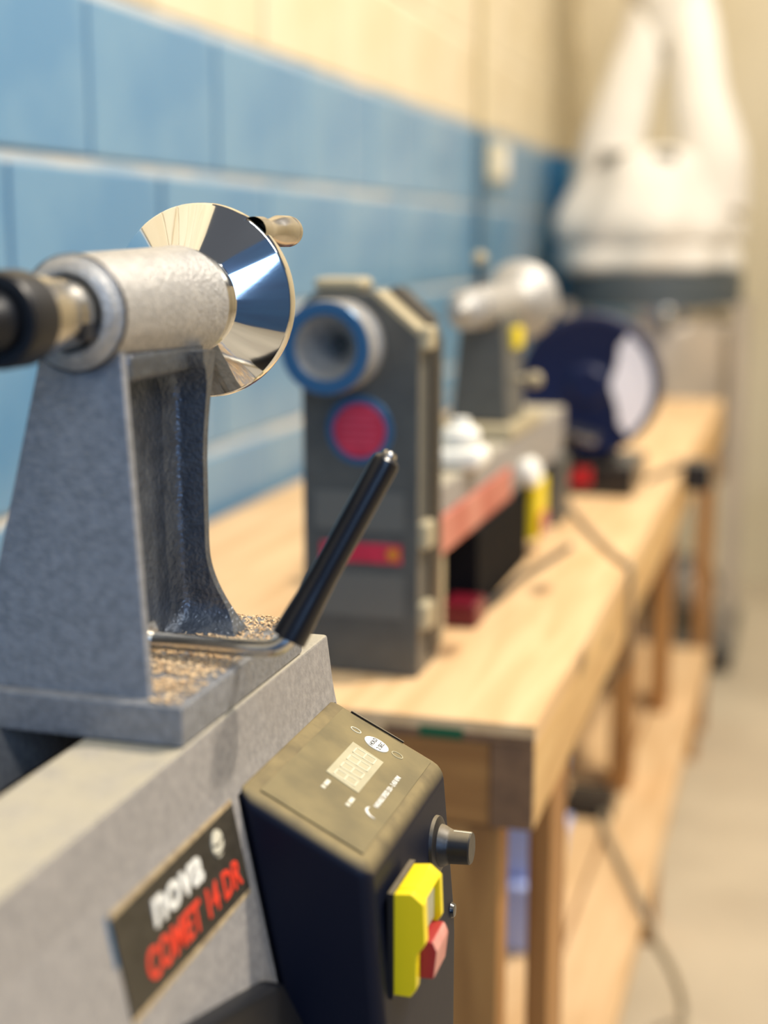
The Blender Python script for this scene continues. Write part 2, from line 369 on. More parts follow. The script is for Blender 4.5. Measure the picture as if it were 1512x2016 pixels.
ringstrip(b, pf, .0945, -.0075, .0052, .0028, .0008, PI*1.1, PI*1.9, .0042, .0045, 10)
ringstrip(b, pf, .0945, -.0115, .0052, .0028, .0008, PI*1.1, PI*1.9, .0042, .0045, 10)
obj('emblem_stripe', b, 'plate', pl, smooth=False)
b = text_bm('COMET 14 DR', .0165, pf(.017, -.0340, .0037), (0, 1, 0), (-.2, 0, 1), .0004, shear=.08, sx=.89); obj('lettering', b, 'red', pl, smooth=False)

# control box
prof = [(-.2385, -.2405), (-.1735, -.2735), (-.1665, -.36), (-.1665, -.46), (-.1945, -.46)]
b = B(); prism(b, [(x, .5635, z) for x, z in prof], (0, .139, 0), .0070, 4); cb = obj('control_box', b, 'box', t, sharp=60)
b = B(); gp = [(-.2440, -.2405), (-.2360, -.2430), (-.1925, -.458), (-.199, -.458)]
prism(b, [(x, .5615, z) for x, z in gp], (0, .143, 0), .002); obj('gasket', b, 'matteblack', t)
pu = Vector((-.065, 0, .033)).normalized()
pf2 = plane_fn((-.2385+.0002, .5715, -.2405+.0005), (0, 1, 0), pu)   # a runs along the bed, b goes up the slope (0 at the inner edge)
def P2(x, y): return (y-.0030-.5715, (x+.2388)/pu.x)
q = [P2(-.2290, .5760), P2(-.2290, .6965), P2(-.1800, .6965), P2(-.1800, .5760)]
b = B(); slab(b, pf2, q, -.0003, .0003); ov = obj('overlay', b, 'panel', cb, smooth=False)
q = [P2(-.2142, .6245), P2(-.2142, .6675), P2(-.1972, .6655), P2(-.1972, .6225)]
b = B(); slab(b, pf2, q, .0003, .0006); obj('display', b, 'lcd', cb, smooth=False)
b = B()
def seg7(bm, cy, cx, wd, ht, th):
    # outlined figure eight, upright along the slope
    for (y0, x0, y1, x1) in ((-wd, -ht, -wd+th, ht), (wd-th, -ht, wd, ht), (-wd, ht-th, wd, ht), (-wd, -th/2, wd, th/2), (-wd, -ht, wd, -ht+th)):
        a0, b0 = P2(cx, cy); slab(bm, pf2, [(a0+y0, b0+x0), (a0+y1, b0+x0), (a0+y1, b0+x1), (a0+y0, b0+x1)], .0006, .0008)
for i in range(4): seg7(b, .6295+i*.0103, -.2057, .0036, .0062, .0007)
obj('display_digits', b, 'segment', cb, smooth=False)
a0, b0 = P2(-.2052, .6795)
b = B(); slab(b, pf2, ell(a0, b0, .0060, .0070), .0003, .0007); obj('sticker', b, 'white', cb, smooth=False)['label'] = 'white oval sticker'
for k, s_ in enumerate(('HOLD', '2 SEC')):
    b = text_bm(s_, .0036, pf2(a0, b0+.0009-.0044*k, .0008), (0, 1, 0), pu, .00003, .00005, align='CENTER'); obj('lettering', b, 'blackprint', cb, smooth=False)
a1, b1 = P2(-.2170, .6815)
b = B(); ringstrip(b, pf2, a1, b1, .0022, .0032, .0005, 0, 2*PI, .0003, .0006); obj('indicator_mark', b, 'offwhite', cb, smooth=False)
a1, b1 = P2(-.1945, .6815)
b = B(); ringstrip(b, pf2, a1, b1, .0028, .0034, .0005, 0, 2*PI, .0003, .0006); obj('indicator_mark', b, 'lcd', cb, smooth=False)
a1, b1 = P2(-.1865, .6135)
b = B(); ringstrip(b, pf2, a1, b1, .0046, .0046, .0014, PI*.25, PI*1.15, .0003, .0006, taper=True); obj('dial_mark', b, 'white', cb, smooth=False)
a1, b1 = P2(-.1865, .6195)
b = text_bm('VARIABLE SPEED 250 - 3,450 RPM', .0037, pf2(a1, b1, .0004), (0, 1, 0), pu, .00005, .00005, sx=.78); obj('lettering', b, 'white', cb, smooth=False)
for x_, y_ in ((-.2095, .6085), (-.1965, .6060)):      # two worn, unreadable print marks
    b = B(); a1, b1 = P2(x_, y_)
    for u_, w_ in ((0, .0022), (.0036, .0060)): slab(b, pf2, [(a1+u_, b1), (a1+u_+w_, b1), (a1+u_+w_, b1+.0022), (a1+u_, b1+.0022)], .0003, .0006)
    o_ = obj('worn_print', b, 'offwhite', cb, smooth=False); o_['kind'] = 'stuff'
# frayed overlay edge
b = B(); slab(b, pf2, [P2(-.2250, .6985), P2(-.2250, .6998), P2(-.1960, .7000), P2(-.1960, .6992)], -.0004, .0006); obj('peeling_edge', b, 'gasket', cb, smooth=False)
# speed knob
kx = -.1715
b = B(); rev(b, [(0, .0035), (.0125, .0035), (.0150, .0022), (.0155, 0)], (kx, .672, -.3065), (1, 0, .06), 40); kn0 = obj('speed_knob', b, 'knob', t)
b = B(); rev(b, [(.0112, .003), (.0105, .0055), (.0094, .0075), (.0088, .009), (.0084, .0190), (.0078, .0197), (0, .0197)], (kx, .672, -.3065), (1, 0, .03), 40); obj('knob_cap', b, 'knob', kn0)
b = B(); box(b, (kx+.010, .6715, -.2978), (kx+.0193, .6725, -.2974)); obj('knob_pointer', b, 'offwhite', kn0)
b = B(); rev(b, [(0, .004), (.0035, .0035), (.0048, .001), (.005, 0)], (-.1690, .6925, -.352), (1, 0, .05), 20); sc_ = obj('screw', b, 'black', t)
# yellow switch
X0 = -.1668
yp = [(-.001, -.2885), (.0085, -.2870), (.0140, -.2925), (.0148, -.3165), (.0108, -.3235), (.0108, -.3440), (.0080, -.3490), (-.001, -.3490)]
b = B(); prism(b, [(X0+x, .5775, z) for x, z in yp], (0, .0085, 0), .0008); sw = obj('power_switch', b, 'yellow', t)
sw['label'] = 'yellow switch housing with grey and red buttons'
b = B(); prism(b, [(X0+x, .6150, z) for x, z in yp], (0, .0060, 0), .0008); obj('switch_cheek', b, 'yellow', sw)
b = B(); box(b, (X0-.001, .586, -.3488), (X0+.0082, .615, -.3445), .0006); obj('switch_sill', b, 'yellow', sw)
b = B(); box(b, (X0-.001, .586, -.3235), (X0+.0035, .615, -.2950))
prism(b, [(X0-.001, .586, -.2885), (X0+.0085, .586, -.2870), (X0+.0135, .586, -.2925), (X0+.009, .586, -.2965), (X0-.001, .586, -.2955)], (0, .029, 0)); obj('switch_frame', b, 'yellow', sw)
b = B(); box(b, (X0+.004, .5875, -.3165), (X0+.0118, .6135, -.2975), .0008); obj('start_button', b, 'startgrey', sw)
b = B(); prism(b, [(X0+.002, .5875, -.3190), (X0+.0165, .5875, -.3190), (X0+.0185, .5875, -.3245), (X0+.0170, .5875, -.3415), (X0+.002, .5875, -.3425)], (0, .0280, 0), .0012); obj('stop_button', b, 'stopred', sw)
b = B(); box(b, (X0-.0025, .5755, -.3505), (X0+.0003, .6230, -.2872)); obj('switch_seal', b, 'gasket', sw)

for o_ in [sw]+list(sw.children):          # trim the switch to its real size
    g_ = ORG[o_.name]
    for v_ in o_.data.vertices:
        p_ = v_.co+g_; p_ = Vector((p_.x, .5785+(p_.y-.5775)*.80, -.3145+(p_.z+.318)*.82)); v_.co = p_-g_
# ------------------------------------------------------------------ tailstock
def make_tailstock():
    t = thing('tailstock', 'silver tailstock with chrome handwheel clamped on the near lathe bed', 'tailstock', (AX, .59, -.208))
    # everything here hangs on the spindle axis (AX, AZ), which runs along y
    b = B(); box(b, (-.375, .519, -.2078), (-.2415, .668, -.190), .0018, 2); obj('base_plate', b, 'grey_cast', t)
    # front flange
    b = B()
    hexa(b, [(AX-.0450, .5265, -.1905), (AX+.0400, .5265, -.1905), (AX+.0400, .5325, -.1905), (AX-.0450, .5325, -.1905)],
            [(AX-.0190, .5530, -.042), (AX+.0185, .5530, -.042), (AX+.0185, .5590, -.042), (AX-.0190, .5590, -.042)], .0013, 2)
    obj('front_flange', b, 'grey_cast', t)
    # rear flange: hollow cast section with a fillet into the web
    b = B(); NZ, NS = 40, 14
    def edge(z):                       # half width of the flange at height z
        u = (z+.190)/.138
        return .0215+.0175*max(0, 1-u/.30)**1.8+.0055*max(0, (u-.62)/.38)**1.6
    for sgn in (1, -1):
        G = []
        for i in range(NZ+1):
            z = -.190+.140*i/NZ; hw = edge(z); row = []
            low = max(0, 1-(z+.190)/.016); top = max(0, (z+.074)/.022)
            for j in range(NS+1):
                s = j/NS; x = .004+(hw-.004)*s
                fil = .010*max(0, 1-(x-.004)/.006)**2.0
                y = .6305-fil-.018*low**2.2*(1-.2*s)-.020*min(1, top)**2.2*(1-.5*s)+.007*max(0, 1-(z+.19)/.05)**1.5
                row.append(b.verts.new((AX+sgn*x, y, z)))
            row.append(b.verts.new((AX+sgn*(hw+.0004), .6350+.007*max(0, 1-(z+.19)/.05)**1.5, z)))
            row.append(b.verts.new((AX+sgn*.004, .6390+.007*max(0, 1-(z+.19)/.05)**1.5, z)))
            G.append(row)
        for i in range(NZ):
            for j in range(len(G[0])-1): b.faces.new((G[i][j], G[i][j+1], G[i+1][j+1], G[i+1][j]))
        b.faces.new(G[0][::-1]); b.faces.new(G[-1])
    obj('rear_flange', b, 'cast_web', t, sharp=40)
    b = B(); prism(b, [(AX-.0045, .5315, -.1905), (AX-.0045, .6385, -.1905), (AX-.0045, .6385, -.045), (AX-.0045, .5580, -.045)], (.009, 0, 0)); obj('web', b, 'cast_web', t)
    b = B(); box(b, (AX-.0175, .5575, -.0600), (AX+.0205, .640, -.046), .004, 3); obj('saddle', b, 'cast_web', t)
    # barrel
    b = B(); rev(b, [(.0165, .570), (.0165, .5413), (.0182, .5405), (.0190, .5411), (.0209, .5420), (.0226, .5443), (.0232, .5451), (.0242, .5457), (.0247, .5480), (.0256, .570), (.0278, .640), (.0284, .6500), (.0279, .6520), (.022, .6525), (.022, .648)], (AX, 0, AZ), (0, 1, 0), 72)
    obj('barrel', b, 'silver', t)
    b = B(); rev(b, [(.0250, .5465), (.0254, .5473), (.0251, .5485)], (AX, 0, AZ), (0, 1, 0), 64); obj('seam_ring', b, 'darksteel', t)
    # quill and live centre
    b = B(); rev(b, [(.0152, .575), (.0152, .532), (.0144, .5305), (.0144, .5285), (.0152, .527), (.0152, .5165), (0, .5165)], (AX, 0, AZ), (0, 1, 0), 48); qu = obj('quill', b, 'steel', t)
    b = B(); box(b, (AX+.0100, .5300, AZ-.0105), (AX+.0151, .56, AZ-.0035)); obj('quill_keyway', b, 'darksteel', qu)
    b = B(); rev(b, [(0, .5170), (.0164, .5170), (.0171, .5160), (.0173, .5040), (.0166, .5025)], (AX, 0, AZ), (0, 1, 0), 48); lc = obj('live_centre', b, 'steel', t)
    b = B(); rev(b, [(.0166, .5045), (.0184, .5040), (.0193, .5020), (.0193, .4870), (.0182, .4845), (.0142, .4840), (.0137, .4870), (.0125, .4870), (.0120, .4810), (.0105, .4795), (.0060, .4680), (0, .4540)], (AX, 0, AZ), (0, 1, 0), 48); obj('bearing_cap', b, 'capblack', lc)
    # handwheel
    b = B(); rev(b, [(.0200, .6515), (.0268, .6525), (.0274, .6533), (.0274, .6580), (.0268, .6588)], (AX, 0, AZ), (0, 1, 0), 64); obj('graduated_collar', b, 'steel', t)
    b = B(); rev(b, [(.0200, .6580), (.0258, .6586), (.0263, .6594), (.0262, .6640), (.0256, .6662), (.0258, .6668), (.0486, .6805), (.0494, .6815), (.0498, .6845), (.0495, .6870), (.0482, .6885), (.0440, .6885), (.0250, .6800), (0, .6800)], (AX, 0, AZ), (0, 1, 0), 96)
    hwl = obj('handwheel', b, 'chrome', t, sharp=22)
    hx, hz = AX+.0300, AZ+.0355
    b = B(); rev(b, [(.0070, .6800), (.0072, .6900), (.0062, .6930), (.0060, .7000), (.0070, .7090), (.0082, .7150), (.0083, .7250), (.0080, .7262), (.0080, .7275), (.0083, .7290), (.0080, .7320), (.0066, .7335), (0, .7335)], (hx, 0, hz), (0, 1, 0), 36); obj('crank_handle', b, 'steel', hwl)
    # locking lever
    p = smooth_path([(AX+.004, .588, -.1825), (-.262, .586, -.1822), (-.235, .585, -.1818), (-.2235, .586, -.1800), (-.2175, .590, -.1730), (-.2120, .594, -.163)], 8)
    b = B(); tube(b, p, .0042, 18); lv = obj('lock_lever', b, 'steel', t)
    q0, q1 = Vector((-.2195, .588, -.1770)), Vector((-.1805, .617, -.0955)); d = (q1-q0).normalized(); Lg = (q1-q0).length
    b = B(); rev(b, [(.0045, .0004), (.0082, 0), (.0080, .008), (.0072, .020), (.0067, .034), (.0067, Lg-.005), (.0063, Lg-.0022), (.0046, Lg-.0006), (.0034, Lg)], q0, d, 32); obj('lever_grip', b, 'grip', lv)
    b = B(); rev(b, [(.0034, Lg-.001), (.0034, Lg+.0012), (.0026, Lg+.0022), (0, Lg+.0024)], q0, d, 20); obj('lever_tip', b, 'steel', lv)
    b = B(); rev(b, [(0, .0), (.0085, 0), (.0090, .001), (.0090, .007), (.0080, .008), (0, .008)], (AX+.0045, .588, -.1825), (1, 0, 0), 6, None); obj('lever_boss', b, 'steel', lv, smooth=False)
    return t
TS = make_tailstock()
# sawdust lying on the base plate and beside it
b = B()
def flake(bm, x, y, z, s):
    a = random.random()*2*PI; tl = random.uniform(-.6, .6); tl2 = random.uniform(-.5, .5); l, wd = s*random.uniform(.6, 1.6), s*random.uniform(.3, .7)
    u = Vector((math.cos(a), math.sin(a), tl)).normalized(); v = Vector((-math.sin(a), math.cos(a), tl2)).normalized(); n = u.cross(v)*s*.12; c = Vector((x, y, z))
    vs = [bm.verts.new(c+u*l*i+v*wd*j+n*k) for k in (-1, 1) for i, j in ((-1, -1), (1, -1), (1, 1), (-1, 1))]
    for f in ((0, 1, 2, 3), (4, 5, 6, 7), (0, 1, 5, 4), (1, 2, 6, 5), (2, 3, 7, 6), (3, 0, 4, 7)): bm.faces.new([vs[k] for k in f])
n = 0
while n < 9000:
    x, y = random.uniform(-.355, -.2435), random.uniform(.521, .666)
    fy = .527
    dens = 1.0 if y > .535 else .75
    if abs(x-AX) < .0055 and .53 < y < .64: continue
    if y < .5335 and abs(x-AX) < .041: continue
    dens *= .35+.65*min(1, max(0, noise.noise(Vector((x*60, y*60, 3)))+.62))
    if x > -.250: dens *= .55
    if abs(y-.556-.02*(x+.27)) < .0025: dens *= .08
    if random.random() > dens: continue
    pile = .0016*max(0, noise.noise(Vector((x*90, y*90, 0)))+.4)
    flake(b, x, y, -.1893+random.random()*pile, random.uniform(.00035, .00085)); n += 1
sd = tag(obj('sawdust', b, 'sawdust', smooth=False), 'loose tan sawdust lying on the tailstock base plate', 'sawdust'); sd['kind'] = 'stuff'

# steel stand that carries the lathe (just under the frame)
t = thing('lathe_stand', 'dark steel stand under the near lathe', 'stand', (AX, .42, FZ))
b = B(); box(b, (-.52, .06, -.50), (-.17, .72, -.4705), .003); obj('stand_top', b, 'headstock', t)
for x in (-.51, -.245):
    for y in (.07, .67):
        b = B(); box(b, (x, y, FZ), (x+.04, y+.04, -.50), .002); obj('leg', b, 'headstock', t)

# ================================================================== wooden bench
ZB = -.395
t = thing('wooden_bench', 'long pine workbench with plywood top along the block wall', 'workbench', (-.5, 2.43, FZ)); BENCH = t
b = B(); box(b, (-.815, 1.12, -.413), (-.20, 3.75, ZB), .002); tp = obj('bench_top', b, 'ply', t)
b = B(); box(b, (-.300, 1.1188, -.4125), (-.262, 1.1203, -.4035)); obj('green_paint_mark', b, 'greenpaint', tp)
b = B(); box(b, (-.330, 1.1192, -.4128), (-.201, 1.1203, -.4060)); obj('ply_edge', b, 'endgrain', tp)
b = B(); box(b, (-.238, 1.1205, -.489), (-.20, 3.75, -.413), .003); ap = obj('front_apron', b, 'pine_y', t)
b = B(); box(b, (-.2375, 1.1195, -.488), (-.2010, 1.1207, -.414)); obj('end_grain', b, 'endgrain', ap)
b = B(); box(b, (-.815, 1.121, -.489), (-.2385, 1.159, -.413), .003); obj('end_apron', b, 'pine_x', t)
b = B(); box(b, (-.815, 3.712, -.489), (-.2385, 3.75, -.413), .003); obj('end_apron', b, 'pine_x', t)
for x0, x1, y0, y1 in ((-.445, -.2295, 1.124, 1.162), (-.222, -.2, 1.215, 1.300), (-.312, -.274, 2.52, 2.61), (-.290, -.252, 3.0, 3.09), (-.815, -.70, 1.124, 1.162), (-.815, -.777, 2.4, 2.49), (-.815, -.777, 3.62, 3.71), (-.245, -.207, 3.62, 3.71)):
    z0 = FZ if (y0 < 1.25 or y0 > 3.5 or x0 < -.7) else -1.0
    b = B(); box(b, (x0, y0, z0), (x1, y1, -.489 if x0 > -.6 or y0 > 1.2 else -.489), .003); obj('leg', b, 'pine_z', t)
for i, (x0, x1) in enumerate(((-.292, -.195), (-.400, -.298), (-.508, -.406), (-.616, -.514), (-.724, -.622))):
    b = B(); box(b, (x0, 1.32, -1.038), (x1, 3.54+(.02 if i % 2 else 0), -1.0), .004); obj('shelf_plank', b, 'shelf', t)
for y in (1.35, 2.45, 3.42):
    b = B(); box(b, (-.72, y, -1.076), (-.21, y+.04, -1.038), .003); obj('shelf_bearer', b, 'pine_x', t)
for y in (1.36, 2.46, 3.43):
    for x in (-.70, -.25):
        b = B(); box(b, (x, y-.03, FZ), (x+.038, y+.06, -1.076), .003); obj('shelf_foot', b, 'pine_z', t)

# things on the shelf
for z0, h_, lab in ((-1.0, .115, 'pale blue plastic bin standing on the bench shelf under another bin'), (-.885, .17, 'pale blue plastic bin stacked on top of another bin on the shelf')):
    tb = thing('storage_bin', lab, 'bin', (-.40, 1.96, z0))
    b = B(); hexa(b, [(-.47, 1.86, z0+.0005), (-.332, 1.86, z0+.0005), (-.332, 2.10, z0+.0005), (-.47, 2.10, z0+.0005)], [(-.485, 1.845, z0+h_-.012), (-.320, 1.845, z0+h_-.012), (-.320, 2.115, z0+h_-.012), (-.485, 2.115, z0+h_-.012)], .008, 3); obj('bin_body', b, 'paleblue', tb)
    b = B(); box(b, (-.49, 1.84, z0+h_-.013), (-.317, 2.12, z0+h_-.001), .004); obj('bin_lid', b, 'paleblue', tb)
tb = thing('power_box', 'black power supply box lying on the bench shelf', 'power box', (-.32, 2.40, -1.0))
b = B(); box(b, (-.375, 2.375, -.999), (-.285, 2.47, -.968), .005); obj('housing', b, 'black', tb)
b = B(); box(b, (-.365, 2.371, -.990), (-.295, 2.3755, -.975), .001); obj('front_panel', b, 'stripe', tb)
b = B(); tube(b, smooth_path([(-.300, 2.37, -.985), (-.285, 2.31, -.993), (-.257, 2.224, -.993), (-.219, 2.116, -.993), (-.189, 2.03, -.996), (-.177, 2.06, -1.05), (-.155, 2.11, -1.12), (-.141, 2.17, -1.20), (-.134, 2.158, -1.243), (-.133, 2.07, -1.243), (-.15, 1.9, -1.243), (-.17, 1.6, -1.243)], 8), .0065, 10)
tag(obj('trailing_cord', b, 'cord'), 'grey cord trailing off the bench shelf onto the concrete floor', 'cord')

# ================================================================== second lathe on the bench
t = thing('mini_lathe', 'charcoal benchtop lathe with red round emblem on its headstock end', 'lathe', (-.378, 1.6, ZB)); L2 = t
fx0, fx1, fy0, fy1 = -.440, -.329, 1.22, 1.300
b = B(); prism(b, [(fx0, fy0, ZB), (fx1, fy0, ZB), (fx1, fy0, -.076), (-.369, fy0, -.042), (fx0+.012, fy0, -.042), (fx0, fy0, -.055)], (0, fy1-fy0, 0), .003, 2); hs = obj('headstock', b, 'headstock', t)
b = B(); prism(b, [(fx1+.0005, fy0+.035, -.382), (fx1+.0005, fy1-.008, -.382), (fx1+.0005, fy1-.008, -.085), (fx1+.0005, fy0+.035, -.085)], (.003, 0, 0), .001); obj('side_cover', b, 'stripe', hs)
b = B()
for y0 in (0,):
    prism(b, [(-.366, fy0+.035, -.0415), (-.3315, fy0+.035, -.0705), (-.329, fy0+.035, -.069), (-.3645, fy0+.035, -.0385)], (0, .042, 0))
obj('top_cover', b, 'stripe', hs)
b = B(); prism(b, [(-.369, fy0-.0015, -.0405), (-.3275, fy0-.0015, -.0755), (-.3305, fy0-.0015, -.080), (-.372, fy0-.0015, -.044)], (0, .034, 0)); obj('edge_trim', b, 'tan_edge', hs)
for z, hh in ((-.083, .022), (-.262, .026), (-.338, .026)):
    b = B(); box(b, (fx1-.004, fy0+.002, z-hh/2), (fx1+.009, fy0+.030, z+hh/2), .004, 3); obj('hinge', b, 'tan_edge', hs)
b = B(); box(b, (-.432, fy0+.01, -.0425), (-.385, fy0+.05, -.030), .006, 3); obj('lock_knob', b, 'tan_edge', hs)
hc = (-.4010, 0, -.089)
b = B(); rev(b, [(.009, 1.24), (.009, 1.212), (.0275, 1.1765), (.0285, 1.1740)], hc, (0, 1, 0), 48); hw2 = obj('outboard_handwheel', b, 'silver', t)
b = B(); rev(b, [(.0280, 1.1745), (.0295, 1.1715), (.0400, 1.1715), (.0410, 1.1735)], hc, (0, 1, 0), 48); obj('wheel_face', b, 'wheelblue', hw2)
b = B(); rev(b, [(.0410, 1.1730), (.0418, 1.180), (.0405, 1.197), (.0360, 1.2005), (.0360, 1.204), (.0410, 1.206), (.0405, 1.221), (.0300, 1.224)], hc, (0, 1, 0), 48); obj('wheel_rim', b, 'silver', hw2)
b = B(); rev(b, [(0, 0), (.0305, 0), (.0315, .001), (.0315, .002), (0, .002)], (-.384, fy0-.002, -.166), (0, 1, 0), 40); em = obj('emblem_ring', b, 'wheelblue', t)
b = B(); rev(b, [(0, 0), (.0240, 0), (.0245, .001), (.0245, .0016), (0, .0016)], (-.384, fy0-.0036, -.166), (0, 1, 0), 40); obj('emblem_disc', b, 'logo_red', em)
b = B()
for k in range(5): box(b, (-.384-.017, fy0-.0040, -.152-.007*k), (-.384+.017, fy0-.0035, -.150-.007*k))
obj('emblem_print', b, 'emprint', em)
b = B(); box(b, (-.428, fy0-.0012, -.258), (-.342, fy0-.0002, -.222)); obj('warning_label', b, 'label_grey', hs)
b = B(); box(b, (-.428, fy0-.0012, -.34), (-.342, fy0-.0002, -.298)); obj('warning_label', b, 'label_grey', hs)
b = B(); box(b, (-.422, fy0-.0016, -.288), (-.3445, fy0-.0002, -.270), .0004); wl_ = obj('red_label', b, 'logo_red', t)
b = B(); rev(b, [(0, 0), (.006, 0), (.006, .001)], (-.3525, fy0-.0024, -.279), (0, 1, 0), 20); obj('label_symbol', b, 'amber', wl_)
# its bed
b = B(); box(b, (-.428, 1.30, -.262), (-.334, 2.06, -.2325), .003); obj('bed_rail', b, 'bed', t)
b = B(); box(b, (-.420, 1.30, -.300), (-.330, 1.655, -.2615), .003); obj('bed_body', b, 'redpaint', t)
b = B(); box(b, (-.420, 1.656, -.300), (-.334, 2.05, -.2615), .003); obj('bed_body', b, 'bed', t)
b = B(); box(b, (-.44, 1.302, ZB), (-.334, 1.345, -.2995), .004); obj('foot', b, 'tan_edge', t)
b = B(); box(b, (-.44, 1.97, ZB), (-.324, 2.05, -.2995), .004); obj('foot', b, 'headstock', t)
b = B(); hexa(b, [(-.400, 1.455, -.394), (-.326, 1.455, -.394), (-.326, 1.74, -.394), (-.400, 1.74, -.394)], [(-.400, 1.455, -.302), (-.326, 1.455, -.302), (-.326, 1.74, -.302), (-.400, 1.74, -.302)], .003); cbx = obj('control_box', b, 'matteblack', t)
b = B(); box(b, (-.332, 1.755, -.372), (-.318, 1.835, -.300), .003); sw2 = obj('power_switch', b, 'yellow', t)
b = B(); box(b, (-.3185, 1.770, -.368), (-.313, 1.815, -.342), .001); obj('stop_button', b, 'stopred', sw2)
b = B(); rev(b, [(.012, 0), (.018, .004), (.019, .014), (.014, .020), (0, .021)], (-.332, 1.735, -.282), (1, -.3, .2), 24); obj('speed_knob', b, 'white', t)
# tool rest on the second lathe
tb = thing('tool_rest', 'pale metal tool rest standing on the bed of the charcoal lathe', 'tool rest', (-.37, 1.47, -.2325))
b = B(); box(b, (-.400, 1.42, -.2323), (-.318, 1.48, -.2100), .008, 3); obj('banjo', b, 'white', tb)
b = B(); rev(b, [(.015, -.212), (.020, -.208), (.021, -.196), (.017, -.190), (.011, -.188), (.009, -.180), (0, -.180)], (-.345, 1.45, 0), (0, 0, 1), 24); obj('post', b, 'white', tb)
# tailstock of the second lathe
tb = thing('tailstock', 'grey tailstock on the bed of the charcoal benchtop lathe', 'tailstock', (-.378, 1.75, -.2325))
A2, Z2 = -.378, -.075
b = B(); box(b, (A2-.052, 1.655, -.2323), (A2+.046, 1.86, -.2150), .003); obj('base_plate', b, 'tan_edge', tb)
b = B(); hexa(b, [(A2-.038, 1.690, -.2152), (A2+.034, 1.690, -.2152), (A2+.034, 1.80, -.2152), (A2-.038, 1.80, -.2152)], [(A2-.027, 1.695, -.085), (A2+.026, 1.695, -.085), (A2+.026, 1.80, -.085), (A2-.027, 1.80, -.085)], .004, 3); bd = obj('body', b, 'headstock', tb)
b = B(); box(b, (A2+.024, 1.735, -.128), (A2+.034, 1.785, -.102), .002); obj('yellow_tag', b, 'yellow', bd)
b = B(); rev(b, [(0, 1.648), (.020, 1.648), (.0245, 1.655), (.0250, 1.70), (.0265, 1.84), (.024, 1.845), (0, 1.845)], (A2, 0, Z2), (0, 1, 0), 40); obj('barrel', b, 'silver', tb)
b = B(); rev(b, [(.014, 1.65), (.014, 1.630), (.0220, 1.628), (.0225, 1.602), (.014, 1.596), (.006, 1.584), (0, 1.570)], (A2, 0, Z2), (0, 1, 0), 32); obj('live_centre', b, 'silver', tb)
b = B(); rev(b, [(.016, 1.84), (.018, 1.868), (.024, 1.875), (.050, 1.900), (.053, 1.908), (.050, 1.918), (.030, 1.912), (0, 1.910)], (A2+.004, 0, Z2), (0, 1, 0), 48); hw3 = obj('handwheel', b, 'silver', tb)
b = B(); rev(b, [(.006, 1.91), (.0065, 1.93), (.011, 1.95), (.012, 1.975), (.009, 1.985), (0, 1.986)], (A2+.036, 0, Z2-.012), (0, 1, 0), 24); obj('crank_handle', b, 'silver', hw3)
b = B(); rev(b, [(.0045, -.052), (.0045, -.024), (0, -.024)], (A2-.006, 1.705, 0), (0, 0, 1), 16); lk = obj('lock_stem', b, 'stripe', tb)
b = B(); rev(b, [(0, -.0265), (.007, -.0235), (.0095, -.0175), (.007, -.0115), (0, -.0085)], (A2-.006, 1.705, 0), (0, 0, 1), 20); obj('lock_ball', b, 'tan_edge', lk)
b = B(); rev(b, [(.005, 0), (.005, .012), (.009, .016), (.010, .024), (.006, .030), (0, .031)], (A2+.030, 1.77, -.168), (1, 0, 0), 20); obj('side_knob', b, 'tan_edge', tb)
# maroon plug block with its lead, loose on the bench under the lathe
b = B(); box(b, (-.3535, 1.402, ZB+.0005), (-.3150, 1.452, ZB+.026), .004, 3); mg = obj('maroon_block', b, 'maroon', L2); mg['label'] = 'maroon plastic plug block on the bench'
b = B(); tube(b, smooth_path([(-.320, 1.448, ZB+.012), (-.316, 1.54, ZB+.006), (-.312, 1.63, ZB+.0045), (-.30, 1.72, ZB+.0045), (-.285, 1.82, ZB+.0045)]), .0042, 10); obj('lead', b, 'cordb', mg)
# cord lying over the bench edge
b = B(); tube(b, smooth_path([(-.365, 2.22, ZB+.0055), (-.345, 2.15, ZB+.0055), (-.30, 2.01, ZB+.0055), (-.253, 1.87, ZB+.0055), (-.215, 1.77, ZB+.0055), (-.197, 1.735, ZB+.004), (-.1940, 1.73, ZB-.012), (-.1945, 1.74, ZB-.07), (-.20, 1.78, ZB-.13), (-.25, 1.85, ZB-.2)], 8), .0038, 10)
tag(obj('bench_cord', b, 'cord'), 'grey cord lying across the plywood top and over its edge', 'cord')

# ================================================================== navy disc machine
t = thing('disc_sander', 'navy round disc machine on a black base at the back of the bench', 'disc sander', (-.313, 2.30, ZB))
dc = (-.332, 0, -.222)
b = B(); box(b, (-.420, 2.235, ZB), (-.252, 2.42, -.346), .006, 3); bs = obj('base', b, 'black', t)
b = B(); box(b, (-.400, 2.2335, -.378), (-.318, 2.2352, -.350)); obj('label_plate', b, 'redlabel', bs)
b = B(); rev(b, [(0, 2.262), (.026, 2.262), (.032, 2.268), (.040, 2.272), (.100, 2.268), (.106, 2.264), (.112, 2.266), (.114, 2.275), (.114, 2.32), (.104, 2.335), (.06, 2.345), (.06, 2.40), (.05, 2.41), (0, 2.41)], dc, (0, 1, 0), 64); dh = obj('disc_housing', b, 'navy', t)
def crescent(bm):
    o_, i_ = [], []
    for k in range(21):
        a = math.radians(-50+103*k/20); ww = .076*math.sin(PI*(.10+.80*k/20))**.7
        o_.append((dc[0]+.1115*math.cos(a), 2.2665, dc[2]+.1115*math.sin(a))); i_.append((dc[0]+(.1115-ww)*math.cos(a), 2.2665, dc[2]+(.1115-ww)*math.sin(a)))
    for k in range(20): prism(bm, [o_[k], o_[k+1], i_[k+1], i_[k]], (0, .003, 0))
